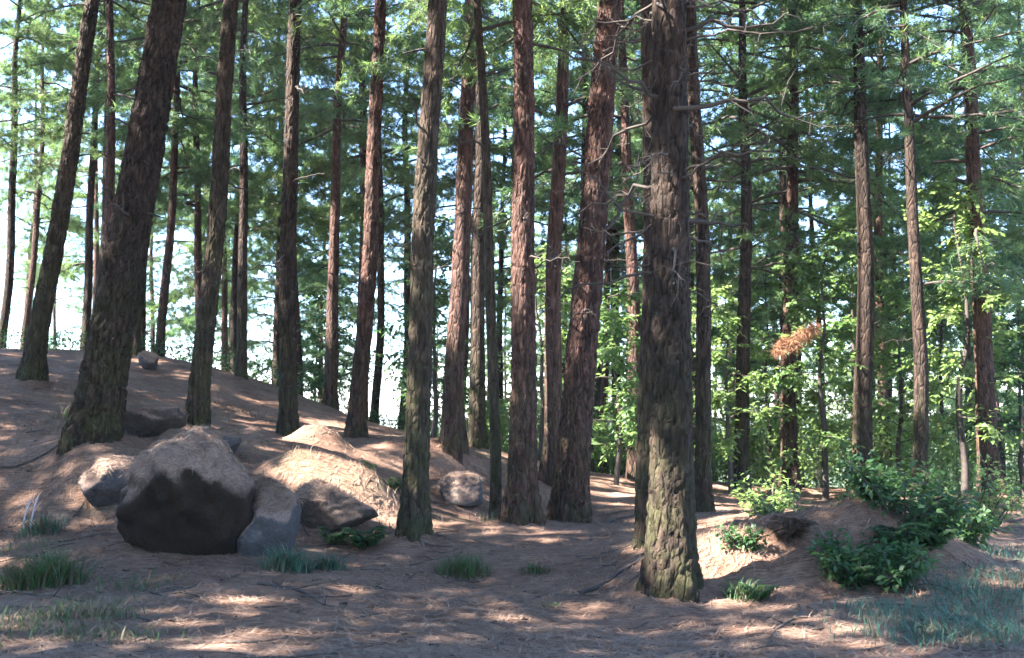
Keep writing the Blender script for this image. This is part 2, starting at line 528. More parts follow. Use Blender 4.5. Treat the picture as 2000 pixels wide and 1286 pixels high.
def ground(x, y, detail=True):
    x = np.atleast_1d(np.asarray(x, float)); y = np.atleast_1d(np.asarray(y, float))
    xc, yc = np.clip(x, -45, 45), np.clip(y, -18, 55)
    z = np.zeros_like(xc)
    for s in range(0, len(xc), 4000):
        r2 = (xc[s:s + 4000, None] - ctl[None, :, 0]) ** 2 + (yc[s:s + 4000, None] - ctl[None, :, 1]) ** 2
        z[s:s + 4000] = _tps(r2) @ _w[:_n] + _w[_n] + _w[_n + 1] * xc[s:s + 4000] + _w[_n + 2] * yc[s:s + 4000]
    d = np.hypot(x, y - 20)
    far = np.clip((d - 38) / 70, 0, 1)
    far = far * far * (3 - 2 * far)
    z = z * (1 - far) + far * (-13)
    # low mound of earth and needles by the brambles, with a steep front
    z = z + bump(x, y, MOUND.x - .15, MOUND.y + .6, 1.15, .7, .36, 3)
    z = z + bump(x, y, MOUND.x + .75, MOUND.y + .9, .9, .8, .25, 3)
    for cx, cy, rx, ry, h, p in DRIFT:
        z = z + bump(x, y, cx, cy, rx, ry, h, p)
    if detail:
        near = np.clip(1 - (d - 15) / 30, 0.1, 1)
        z = z + near * (.10 * fbm(np.c_[x * .55, y * .55, x * 0], 3, 3) + .035 * fbm(np.c_[x * 2.3, y * 2.3, x * 0], 9, 3))
        path = np.clip((8.0 - y) / 1.5, 0, 1)
        z = z + (1 - path * .5) * near * (.028 * fbm(np.c_[x * 6, y * 6, x * 0], 21, 3))
        md = np.exp(-((x - MOUND.x) / 1.5) ** 2 - ((y - MOUND.y - .6) / 1.0) ** 2)
        z = z + md * .12 * fbm(np.c_[x * 3.5, y * 3.5, x * 0], 44, 3)
    return z

def gz(x, y):
    return float(ground(x, y)[0])

def axis(lo, fine0, fine1, hi, step, grow=1.13):
    c = list(np.arange(fine0, fine1 + 1e-6, step))
    s, v = step, fine1
    while v < hi:
        s *= grow; v += s; c.append(v)
    s, v = step, fine0
    while v > lo:
        s *= grow; v -= s; c.insert(0, v)
    return np.array(c)
gx = axis(-900, -9.5, 9.5, 900, .085)
gy = axis(-150, 4.2, 19.0, 1500, .085, 1.11)
X, Y = np.meshgrid(gx, gy, indexing='xy')
Z = ground(X.ravel(), Y.ravel())
g = Geo()
nx = len(gx)
i, j = np.meshgrid(np.arange(len(gy) - 1), np.arange(nx - 1), indexing='ij')
q = i * nx + j
g.add(np.c_[X.ravel(), Y.ravel(), Z], np.stack([q, q + 1, q + nx + 1, q + nx], -1).reshape(-1, 4))
tag(obj("ground", g.mesh("ground", [M['ground']])), kind="structure")

# ------------------------------------------------------------------ canopy gaps: rays along which the crowns let the sun through
def hit(px, py):
    """where the floor is seen at a photo pixel"""
    a = at(px, py, 1.0) - CAM
    ts = np.arange(4, 40, .05)
    p = np.array(list(CAM)) + np.outer(ts, np.array(list(a)))
    below = p[:, 2] < ground(p[:, 0], p[:, 1])
    k = int(np.argmax(below)) if below.any() else -1
    return Vector(p[k])
GAPS = [(hit(600, 835), .4), (hit(655, 830), .36), (hit(700, 945), .34), (hit(640, 930), .16), (hit(1425, 1110), .3), (hit(1405, 1165), .2), (hit(1425, 1060), .25), (hit(1430, 1020), .3), (hit(505, 830), .2), (hit(310, 800), .14),
        (hit(285, 705), .2), (at(890, 590, 16.2), .4), (at(1490, 965, 12.5), .5), (hit(290, 985), .12), (hit(560, 925), .1), (hit(1010, 1215), .08), (at(1560, 670, 19.4), .45),
        (at(1600, 850, 20), .8), (at(1880, 820, 19), .8), (at(1200, 860, 19), .7), (at(1420, 850, 20), .6),
        (at(335, 290, 22), .6), (at(500, 320, 23), .6), (at(880, 290, 21), .6), (at(1650, 560, 24), 1.0), (at(1870, 540, 19), 1.0)]
GP = np.array([list(p) for p, r in GAPS]); GR = np.array([r for p, r in GAPS])
SD = np.array(list(SUN_TO))
def in_gap(p, pad=.08):
    d = p[:, None, :] - GP[None]
    t = d @ SD
    perp = np.linalg.norm(d - t[..., None] * SD, axis=-1)
    return ((perp < GR[None] + pad) & (t > .8)).any(1)

# ------------------------------------------------------------------ tree building
def trunk_mesh(seed, height, r0, lean, bend, mat, fine=True, flare=.14, visible=8.0):
    """lean: (dx,dy) per metre; returns mesh with its foot at the origin and a function giving the axis at height z"""
    rng = np.random.default_rng(seed)
    n = (80 if r0 > .2 else 60) if fine else 20
    zs = np.concatenate([np.linspace(-.35, visible, 230 if fine else 46), np.linspace(visible, height, 24 if fine else 14)[1:]])
    ph = rng.uniform(0, 6.28, 4)
    def axis_at(z):
        z = np.asarray(z, float)
        x = lean[0] * z + bend * (.16 * np.sin(z * .55 + ph[0]) + .06 * np.sin(z * 1.3 + ph[1]) - .16 * math.sin(ph[0]) - .06 * math.sin(ph[1]))
        y = lean[1] * z + bend * (.16 * np.sin(z * .5 + ph[2]) - .16 * math.sin(ph[2]))
        return np.stack([x, y, z], -1)
    def rad_at(z):
        z = np.asarray(z, float)
        zz = np.maximum(z, 0)
        return r0 * (1 - .93 * (zz / height) ** 1.15) * (1 + flare * np.exp(-zz / (r0 * 2.2))) + .004
    th = np.linspace(0, 2 * np.pi, n, endpoint=False)
    ax = axis_at(zs)
    rr = rad_at(zs)
    T, ZZ = np.meshgrid(th, zs, indexing='xy')
    ct, st = np.cos(T).ravel(), np.sin(T).ravel()
    zf = ZZ.ravel()
    R = np.repeat(rr, n)
    k = .075
    p = np.c_[ct * r0 / k, st * r0 / k, zf / k * .17]
    if fine:
        wu = fbm(p * .8, seed + 31, 3); wv = fbm(p * .8 + 9, seed + 37, 3)
        nc = max(7, int(round(2 * np.pi * r0 / .052)))
        uu = np.tile(th / (2 * np.pi) * nc, len(zs)) + wu * .35
        vv = zf / .15 + wv * .5
        iu, iv = np.floor(uu).astype(np.int64), np.floor(vv).astype(np.int64)
        f1 = np.full(len(uu), 9.0); f2 = np.full(len(uu), 9.0); hid = np.zeros(len(uu))
        for du in (-1, 0, 1):
            for dv in (-1, 0, 1):
                cu, cv = iu + du, iv + dv
                cw = cu % nc
                ju = cu + hash3(cw, cv, 0 * cv, seed); jv = cv + hash3(cw, cv, 0 * cv + 1, seed)
                dd = np.hypot(uu - ju, (vv - jv) * .8)
                hh_ = hash3(cw, cv, 0 * cv + 2, seed)
                near_ = dd < f1
                f2 = np.where(near_, f1, np.minimum(f2, dd)); hid = np.where(near_, hh_, hid); f1 = np.minimum(f1, dd)
        crev = np.clip(1 - (f2 - f1) / .24, 0, 1)
        plate = (hid * 2 - 1) * 1.1 + .7 * noise(p * np.array([3.1, 3.1, 6]), seed + 9) + .5 * noise(p * np.array([6, 6, 14]), seed + 12)
        amp = np.clip(r0 * .13, .012, .038)
        dR = -crev * amp + plate * amp * .35 + fbm(np.c_[ct * 2.2, st * 2.2, zf * .9], seed + 2, 3) * r0 * .07
    else:
        dR = fbm(np.c_[ct * 2.5, st * 2.5, zf * 1.3], seed + 2, 3) * r0 * .12
    # buttress lobes at the foot
    lobes = sum(np.cos(kk * np.repeat(th[None], len(zs), 0).ravel() + ph[q_]) for q_, kk in enumerate((3, 4, 5)))
    dR = dR + lobes * r0 * .13 * np.exp(-np.maximum(zf, 0) / (r0 * 2.5))
    R = R + dR * np.clip(R / r0, .2, 1.2)
    v = np.repeat(ax, n, 0) + np.c_[ct * R, st * R, np.zeros_like(R)]
    gg = Geo()
    i, j = np.meshgrid(np.arange(len(zs) - 1), np.arange(n), indexing='ij')
    a = i * n + j; b = i * n + (j + 1) % n
    gg.add(v, np.stack([a, b, b + n, a + n], -1).reshape(-1, 4))
    return gg.mesh("trunk", [mat]), axis_at, rad_at

def crown_geo(seed, axis_at, z0, z1, rmax, nbr, carve=None, sub=9, per=22, tuft=5, nw=.013, droop=.35, profile=None):
    """limbs with side twigs and needle tufts. carve(points)->mask of tufts to drop"""
    rng = np.random.default_rng(seed)
    g = Geo()
    hs = np.sort(rng.uniform(0, 1, nbr) ** .9)
    TB, TD, TV = [], [], []
    for bi, h in enumerate(hs):
        z = z0 + (z1 - z0) * h
        az = bi * 2.39996 + rng.normal() * .5
        prof = (profile(h) if profile else (0.55 + .45 * min(1, h / .25)) * (1 - h) ** .6 + .12)
        Lb = rmax * prof * rng.uniform(.65, 1.1)
        o = axis_at(z)
        d = np.array([math.cos(az), math.sin(az), 0.0])
        t = np.linspace(0, 1, 7)
        rise = rng.uniform(-.15, .35) + .3 * h
        dr = droop * rng.uniform(.5, 1.4) * (1 - .6 * h)
        side = np.array([-d[1], d[0], 0])
        wob = np.cumsum(rng.normal(size=(7, 2)) * .05, 0)
        pts = o + np.outer(t * Lb, d) + np.outer(wob[:, 0] * Lb * t, side)
        pts[:, 2] += Lb * (rise * t - dr * t ** 2 * 1.2 + wob[:, 1] * t)
        pk = pts
        if carve is not None:
            keep = ~carve(pts)
            if not keep[:2].all():
                continue
            if not keep.all():
                pk = pts[:int(np.argmin(keep))]
        tube(g, pk, np.linspace(.012 + .012 * Lb, .005, 7)[:len(pk)], 4, 0)
        ts = np.linspace(.28, 1.0, sub) + rng.normal(size=sub) * .02
        for si, s in enumerate(np.clip(ts, .1, 1)):
            f = s * 6; a = min(int(f), 5)
            b = pts[a] + (pts[a + 1] - pts[a]) * (f - a)
            fw = pts[a + 1] - pts[a]; fw = fw / (np.linalg.norm(fw) + 1e-9)
            sg = 1 if si % 2 else -1
            sd = fw * rng.uniform(.5, 1.0) + side * sg * rng.uniform(.5, 1.1) + np.array([0, 0, rng.uniform(-.35, .25)])
            if si == sub - 1: sd = fw
            sd /= np.linalg.norm(sd)
            Ls = Lb * .36 * (1.1 - .5 * s) * rng.uniform(.6, 1.2) + .12
            if carve is not None and carve(np.array([b, b + sd * Ls])).any():
                continue
            e = b + sd * Ls + np.array([0, 0, -.12 * Ls])
            tube(g, [b, (b + e) / 2 + rng.normal(size=3) * .02, e], [.008, .006, .003], 3, 0)
            for q in range(tuft):
                u = (q + 1) / tuft
                TB.append(b + (e - b) * u + rng.normal(size=3) * .03)
                TD.append(sd + rng.normal(size=3) * .55 + np.array([0, 0, .12]))
                TV.append(rng.uniform())
    if TB:
        TB = np.array(TB); TD = unit(np.array(TD)); TV = np.array(TV)
        if carve is not None:
            k = ~carve(TB)
            TB, TD, TV = TB[k], TD[k], TV[k]
        n = len(TB)
        base = np.repeat(TB, per, 0) + rng.normal(size=(n * per, 3)) * .025
        dirs = unit(np.repeat(TD, per, 0) * .9 + rng.normal(size=(n * per, 3)) * .75)
        ln = rng.uniform(.12, .24, n * per)
        blades(g, base, dirs, ln, nw, 1, np.clip(np.repeat(TV, per) * .8 + rng.uniform(0, .2, n * per), 0, 1), rng=rng)
    return g

def dead_branch_mesh(seed, length, r, droop=.15, twigs=8, curve=.1):
    rng = np.random.default_rng(seed)
    g = Geo()
    t = np.linspace(0, 1, 10)
    w = np.cumsum(rng.normal(size=(10, 2)) * .035, 0)
    pts = np.c_[t * length, (w[:, 0] + curve * t ** 2) * length, (w[:, 1] - droop * t ** 1.5) * length]
    tube(g, pts, r * (1 - .85 * t) + .0015, 6)
    for k in range(twigs):
        s = rng.uniform(.25, 1)
        a = pts[min(int(s * 9), 8)]
        d = unit(np.array([rng.uniform(.1, 1), rng.normal(), rng.normal() * .7]))
        L = length * rng.uniform(.12, .38)
        mid = a + d * L * .5 + rng.normal(size=3) * .03 * length
        e = a + d * L + rng.normal(size=3) * .06 * length
        tube(g, [a, mid, e], [r * .32, r * .22, .0012], 4)
        if rng.uniform() < .6:
            e2 = mid + unit(d + rng.normal(size=3) * .8) * L * .45
            tube(g, [mid, e2], [r * .18, .001], 3)
    return g.mesh("dead_branch", [M['dead_wood']])

def lean_for(foot, top, d, r):
    b = at(*foot, d); t = at(top, 0, d)
    return b, ((t.x - b.x) / (t.z - b.z), 0.0), t.z - b.z

def hero_tree(k, foot, toppx, d, diam, mat, label, n_dead, dead_len, crown=True, cz=(8.5, 17), group=None, fine=True, cdense=34):
    b, lean, vis = lean_for(foot, toppx, d, 0)
    rng = random.Random(k * 7 + 3)
    r0 = diam / F * d / 2
    e = bpy.data.objects.new("pine_tree", None); COL.objects.link(e)
    b.z = gz(b.x, b.y)
    e.location = b
    hgt = cz[1] + .8
    lean = (lean[0], rng.uniform(-.015, .02))
    me, ax, rad = trunk_mesh(100 + k, hgt, r0 * 1.06, lean, .28 if diam < 60 else .08, M[mat], fine, .55 if toppx == 1021 else .16 if toppx == 300 else .36, vis + 1.0)
    obj("trunk", me, e)
    bl = np.array([b.x, b.y, b.z])
    if crown:
        g = crown_geo(500 + k, ax, cz[0], cz[1], 2.9, cdense, carve=lambda p: in_gap(p + bl), per=10 if fine else 13, nw=.048 if fine else .021)
        obj("crown", g.mesh("crown", [M['dead_wood'], M['needles']]), e)
    for q in range(n_dead):
        z = rng.uniform(2.2, vis + .5)
        a = rng.uniform(0, 6.28)
        br = obj("dead_branch", dead_branch_mesh(k * 100 + q, rng.uniform(*dead_len), rng.uniform(.008, .016), rng.uniform(-.2, .35)), e)
        p = ax(z); rr = float(rad(z)) * .8
        br.location = (p[0] + math.cos(a) * rr, p[1] + math.sin(a) * rr, z)
        br.rotation_euler = (rng.uniform(-.3, .3), rng.uniform(-.4, .25), a)
    tag(e, label, "pine tree", group or "pines of the stand")
    return e, ax, rad

DEADN = {"pair_front": (34, (.35, 1.3)), "pair_left": (12, (.3, .9)), "branchy_red": (7, (.3, 1.0)), "flared": (5, (.3, 1.0)), "thick": (5, (.25, .8)),
         "foot_left": (7, (.3, .9)), "thin_red": (7, (.25, .8)), "moss_front": (4, (.25, .6)), "straight": (6, (.3, .8)), "mossfoot": (5, (.3, .7)), "pair_right": (10, (.3, 1.0))}
trees = {}
for k, (nm, foot, top, d, diam, mat, label) in enumerate(HERO):
    nd, dl = DEADN[nm]
    trees[nm] = hero_tree(k, foot, top[0], d, diam, mat, label, nd, dl)

# the long bare limb of the leaning red pine and the added rust spray come as dead branches of their own
e, ax, rad = trees["branchy_red"]
for q, (z, a, L, r, tilt) in enumerate([(3.6, .15, 1.5, .035, -.85), (4.6, 2.9, .9, .02, -.3)]):
    br = obj("dead_branch", dead_branch_mesh(900 + q, L, r, -.25, 7, .1), e)
    p = ax(z)
    br.location = (p[0], p[1] - .05, z); br.rotation_euler = (0, tilt, a)
e, ax, rad = trees["flared"]
for q, (z, a, L, r, tilt) in enumerate([(5.9, -.1, 1.2, .022, .25), (2.9, .25, .8, .018, -.7)]):
    br = obj("dead_branch", dead_branch_mesh(920 + q, L, r, .15, 6, .1), e)
    p = ax(z)
    br.location = (p[0], p[1] - .05, z); br.rotation_euler = (0, tilt, a)
e, ax, rad = trees["pair_front"]
for q, (z, a, L, r, tilt) in enumerate([(3.9, .1, 1.3, .022, .1), (4.6, -.1, 1.1, .02, -.25), (3.2, 2.7, .7, .02, .6), (4.0, 3.3, .9, .02, -.5), (3.0, .2, .6, .03, -.2)]):
    br = obj("dead_branch", dead_branch_mesh(940 + q, L, r, .1, 9, .1), e)
    p = ax(z)
    br.location = (p[0], p[1] - .06, z); br.rotation_euler = (0, tilt, a)

for k, (px, py, top, d, diam, mat, label) in enumerate(MID):
    r = random.Random(k)
    trees["mid%d" % k] = hero_tree(40 + k, (px, py), top, d, diam * .85, mat, label, 4, (.3, .9), cz=(r.uniform(5.0, 6.5) if px < 1400 else r.uniform(3.4, 4.8), r.uniform(14, 17)), fine=False, cdense=40 if px < 1400 else 54)

# rust spray added on a farther pine, its colour standing for sunlit bark
rng = np.random.default_rng(77)
g = Geo()
pt = at(1555, 655, 19.5)
e5 = trees["mid5"][0]
root = np.array(list(e5.location))
c0 = np.array(list(pt)) - root
st = np.array([trees["mid5"][1](c0[2] + .35)])[0]
tube(g, [st, (st + c0) / 2 + np.array([0, 0, .12]), c0 + np.array([.25, -.05, .1])], [.026, .018, .006], 6, 0)
n = 60
tb = c0 + np.c_[rng.uniform(-.45, .45, n), rng.normal(size=n) * .12, rng.normal(size=n) * .07 - .05]
tb[:, 2] += (tb[:, 0] - c0[0]) * .55
base = np.repeat(tb, 30, 0)
blades(g, base, unit(rng.normal(size=(n * 30, 3)) * .6 + np.array([.1, 0, -.6])), rng.uniform(.12, .24, n * 30), .012, 1, rng.uniform(0, 1, n * 30), rng=rng)
o = obj("dead_branch", g.mesh("sun_patch_spray", [M['dead_wood'], M['needles_brown']]), e5)
o["label"] = "rust-coloured needle spray added to stand for a sunlit patch on bark"

# ------------------------------------------------------------------ pines behind, copied from a few patterns
PROTO = []
for k, (hgt, r0, z0, rmax, nb, dr) in enumerate([(17, .16, 4.6, 2.5, 46, .4), (19, .19, 5.8, 2.9, 46, .3), (15, .12, 3.4, 2.2, 44, .5), (18, .17, 6.6, 2.7, 44, .35), (12, .09, 2.2, 1.9, 44, .5)]):
    rs = random.Random(k)
    tm, ax, rad = trunk_mesh(300 + k, hgt, r0, (rs.uniform(-.02, .04), rs.uniform(-.02, .02)), .6, M[['bark_red', 'bark_dark', 'bark_dark', 'bark_dark', 'bark_moss'][k]], False, visible=9)
    cm = crown_geo(700 + k, ax, z0, hgt - .3, rmax, nb, droop=dr, per=24, nw=.017).mesh("crown", [M['dead_wood'], M['needles']])
    dm = [dead_branch_mesh(1200 + k * 10 + q, .9, .014, .2) for q in range(2)]
    PROTO.append((tm, cm, ax, rad, dm, z0, (hgt, r0, rmax, nb, dr)))

def far_pine(k, x, y, rz, s, label, group, dead=2):
    tm, cm, ax, rad, dm, z0, par = PROTO[k]
    loc = np.array([x, y, gz(x, y)])
    c_, s_ = math.cos(rz), math.sin(rz)
    rot = np.array([[c_, -s_, 0], [s_, c_, 0], [0, 0, 1]])
    def carve(p):
        return in_gap(np.asarray(p) @ rot.T * s + loc)
    hz = np.linspace(z0, par[0], 12)
    d_ = (np.c_[hz * 0, hz * 0, hz] * s + loc)[:, None, :] - GP[None]
    t_ = d_ @ SD
    perp = np.linalg.norm(d_ - t_[..., None] * SD, axis=-1)
    if ((perp < GR[None] + par[2] * s * .8) & (t_ > .8)).any():
        cm = crown_geo(700 + k, ax, z0, par[0] - .3, par[2], par[3], droop=par[4], per=12, nw=.028, carve=carve).mesh("crown", [M['dead_wood'], M['needles']])
    e = bpy.data.objects.new("pine_tree", None); COL.objects.link(e)
    e.location = (x, y, gz(x, y) - .02)
    e.rotation_euler = (0, 0, rz); e.scale = (s, s, s)
    obj("trunk", tm, e).scale = (.72, .72, 1); obj("crown", cm, e)
    rr = random.Random(int(x * 100) + int(y * 10))
    for q in range(dead):
        z = rr.uniform(1.6, z0); a = rr.uniform(0, 6.28)
        b = obj("dead_branch", dm[q % 2], e)
        p = ax(z); b.location = (p[0], p[1], z); b.rotation_euler = (0, rr.uniform(-.3, .3), a)
    return tag(e, label, "pine tree", group)

rs = random.Random(11)
placed = [(t[0].location.x, t[0].location.y) for t in trees.values()]
def free(x, y, d):
    return all((x - a) ** 2 + (y - b) ** 2 > d * d for a, b in placed)
MARKS = [(-400, "the slim crest pine"), (110, "the slim crest pine"), (240, "the thickest trunk"), (410, "the olive-mossed pine"), (567, "the straight slim pine"), (712, "the slim red pine"),
         (820, "the mossy front trunk"), (1018, "the flared pine"), (1155, "the leaning red pine"), (1300, "the twiggy dark pair"), (1460, "the track sapling"), (1695, "the broad dark pine"), (1800, "the straight dark pine"), (1925, "the last reddish pine"), (2500, "the last reddish pine")]
def between(px):
    for (a, na), (b, nb_) in zip(MARKS, MARKS[1:]):
        if a <= px < b:
            return "past " + na if na == nb_ else "between " + na + " and " + nb_
def fill(n, y0, y1, kinds, label, group, px0, px1, mind, tries=600):
    c = 0
    for _ in range(tries):
        if c >= n: break
        y = rs.uniform(y0, y1); px = rs.uniform(px0, px1)
        x = (px - 1000) / F * y
        if not free(x, y, mind): continue
        placed.append((x, y)); c += 1
        kd = rs.choice(kinds)
        look = ["reddish", "dark", "slender dark", "tall dark", "short mossy"][kd]
        far_pine(kd, x, y, rs.uniform(0, 6.28), rs.uniform(.85, 1.15), label % (look, between(px)), group)
fill(14, 25.5, 33, [1, 1, 3, 0], "%s crest pine %s", "pines along the bright crest", -60, 740, 1.7)
fill(12, 24, 33, [0, 1, 3, 2], "%s pine %s", "pines crowded behind the reddish trunks", 740, 1380, 1.8)
fill(18, 22, 36, [0, 1, 2, 3, 4], "%s thicket pine %s", "pines in the thicket behind the mound", 1380, 2080, 1.9)
fill(17, 34, 52, [0, 2, 0, 1], "far %s pine downhill %s", "distant pines beyond the crest", -40, 760, 2.4)
fill(32, 38, 66, [0, 1, 2, 3], "distant %s pine downslope %s", "distant pines beyond the stand", 760, 2050, 2.6)

# pines added outside the view, around camera and sunward, to shade the floor
off = [(-8.5, 6.5), (-11.5, 10.5), (-13.5, 15), (-10.5, 1.5), (-15.5, 19.5), (-6, -1.5), (-15, 6), (-18.5, 12), (-13, -4), (-17, 1), (-9, -7),
       (-2.5, -4), (3.5, -3.5), (7.5, 1.5), (9.5, 8), (-21, 17), (-22, 7), (-18, -7), (-4.5, -10), (1, -9), (-21, 24),
       (-13, 3.5), (-6.8, 3.0), (-19, 4.5), (-9, -2.5), (-12, 7.2), (-24, 12), (-16, 9.5), (-18, 20.5), (-25, 20), (-14.5, -.5), (-20.5, -2.5), (-2.8, -7.5), (-17, 15.5), (-20.8, 14), (-23, 18.5), (-15.3, 12.5), (-26, 15.5), (-13.2, 18.8), (-18.2, 23.5)]
for k, (x, y) in enumerate(off):
    rr = random.Random(900 + k)
    e = bpy.data.objects.new("pine_tree", None); COL.objects.link(e)
    e.location = (x, y, gz(x, y))
    hg = rr.uniform(15, 19)
    me, ax, rad = trunk_mesh(1500 + k, hg, rr.uniform(.14, .22), (rr.uniform(-.02, .04), rr.uniform(-.03, .03)), .5, M['bark_dark'], False, visible=8)
    obj("trunk", me, e)
    bl = np.array(list(e.location))
    g = crown_geo(1600 + k, ax, rr.uniform(6.0, 8.0), hg - .4, 3.2, 50, carve=lambda p: in_gap(p + bl), sub=10, per=7, tuft=4, nw=.085)
    obj("crown", g.mesh("crown", [M['dead_wood'], M['needles']]), e)
    tag(e, "tall unseen pine added so its crown shades the clearing", "pine tree", "unseen pines added to shade the clearing")

# ------------------------------------------------------------------ rocks
def rock_mesh(seed, sx, sy, sz, mat, rough=.22, boxy=3.0, shape=None, n=40, facets=14):
    u = np.linspace(0, 2 * np.pi, n * 2, endpoint=False)
    w = np.linspace(-np.pi / 2, np.pi / 2, n)
    U, V = np.meshgrid(u, w, indexing='xy')
    d = np.c_[(np.cos(V) * np.cos(U)).ravel(), (np.cos(V) * np.sin(U)).ravel(), np.sin(V).ravel()]
    d = unit(d)
    r = 1 / (np.abs(d) ** boxy).sum(1) ** (1 / boxy)
    r = r * (1 + rough * fbm(d * 1.5, seed, 4) + rough * .35 * fbm(d * 5, seed + 3, 3))
    rr = np.random.default_rng(seed)
    for _ in range(facets):
        nrm = unit(rr.normal(size=3) * np.array([1, 1, .8]))
        c = rr.uniform(.62, .92)
        dn = d @ nrm
        lim = np.where(dn > .05, c / np.maximum(dn, .05), 9)
        r = np.minimum(r, lim + .03 * noise(d * 6, seed))
    p = d * r[:, None] * np.array([sx, sy, sz])
    if shape: p = shape(p)
    g = Geo()
    i, j = np.meshgrid(np.arange(n - 1), np.arange(n * 2), indexing='ij')
    a = i * n * 2 + j; b = i * n * 2 + (j + 1) % (n * 2)
    g.add(p, np.stack([a, b, b + n * 2, a + n * 2], -1).reshape(-1, 4))
    me = g.mesh("rock", [mat])
    # loose needles caught on the top
    nor = np.zeros(len(p) * 3, np.float32)
    me.vertices.foreach_get("normal", nor)
    nor = nor.reshape(-1, 3)
    up = np.where((nor[:, 2] > .35) & (p[:, 2] > .3 * sz))[0]
    k = int(3600 * sx * sy / .12)
    k = min(max(k, 600), 9000)
    pick = rr.choice(up, k)
    base = p[pick] + rr.normal(size=(k, 3)) * np.array([.04 * sx, .04 * sy, .0]) + nor[pick] * .012
    az = rr.uniform(0, 6.28, k)
    dr = np.c_[np.cos(az), np.sin(az), np.zeros(k)]
    dr = unit(dr - nor[pick] * (dr * nor[pick]).sum(1)[:, None] + nor[pick] * rr.uniform(-.12, .04, k)[:, None])
    gc = Geo()
    blades(gc, base, dr, rr.uniform(.05, .12, k), .005, 0, rr.uniform(0, .8, k), rng=rr)
    return me, gc.mesh("needle_cap", [M['needle_litter']])

def rock(name, px, py, d, wpx, hpx, depth, mat, seed, label, sink=.25, rz=0, rough=.22, boxy=2.6, shape=None, cat="rock"):
    """px,py = foot centre"""
    b = at(px, py, d)
    sx = wpx / F * d / 2; sz = hpx / F * d / 2 / (1 - sink * .5)
    rm, cap = rock_mesh(seed, sx, depth / 2, sz, M[mat], rough, boxy, shape, facets=0 if cat == 'boulder' else 12)
    o = obj(name, rm)
    tag(obj("needle_cap", cap, o), kind="stuff")
    z = gz(b.x, b.y)
    o.location = (b.x, b.y, z + sz * (1 - sink))
    o.rotation_euler = (0, 0, rz)
    return tag(o, label, cat)

def undercut(p):
    """narrower rounded top, front leaning out over a dark foot"""
    p = p.copy()
    t = np.clip((p[:, 2] / .5 + 1) / 2, 0, 1)
    p[:, 0] *= 1.16 - .30 * t ** 1.5
    p[:, 2] += .06 * fbm(p * 4, 77, 3)
    p[:, 1] += .05 * fbm(p * 5 + 4, 79, 3)
    fr = p[:, 1] < 0
    p[:, 1] = np.where(fr, p[:, 1] * (.15 + .85 * np.clip(t / .75, 0, 1) ** .8), p[:, 1])
    return p
rock("boulder", 360, 1092, 9.3, 222, 225, 1.3, 'rock_black', 5, "big black overhanging boulder with brown needles heaped on top", .34, .05, .34, 2.25, undercut, "boulder")
rock("rock", 520, 1085, 9.6, 140, 150, .7, 'rock_grey', 6, "blue-grey rock sloping down against the black boulder", .42, .4)
rock("rock", 205, 985, 10.8, 125, 80, .7, 'rock_grey', 7, "rounded grey rock wrapped in dry needles below the thickest trunk", .5, .2)
rock("rock", 290, 862, 13.0, 140, 72, .6, 'rock_brown', 8, "brown needle-covered rock between the thickest trunk and the mossed pine", .35, .1)
rock("rock", 350, 880, 12.4, 80, 42, .5, 'rock_grey', 9, "small grey rock right behind the black boulder", .35, .6)
rock("rock", 438, 885, 12.4, 66, 54, .45, 'rock_grey', 10, "small rounded grey rock at the foot of the mossed slim pine", .3, .1)
rock("rock", 640, 1058, 10.9, 190, 85, .5, 'rock_brown', 13, "long low dark rock in the face of the sunny needle bank", .3, -.12, .3, 3.0)
rock("rock", 290, 735, 21, 40, 34, .4, 'rock_grey', 14, "small pale rock lit on the crest near the thickest trunk", .3)
rock("rock", 905, 985, 14.5, 90, 55, .6, 'rock_grey', 15, "low grey rock on the slope behind the thin grey sapling trunk", .35, .3)
rock("rock", 520, 1010, 11.0, 90, 60, .5, 'rock_brown', 16, "low brown rock on the bank above the blue-grey rock", .4, .3)

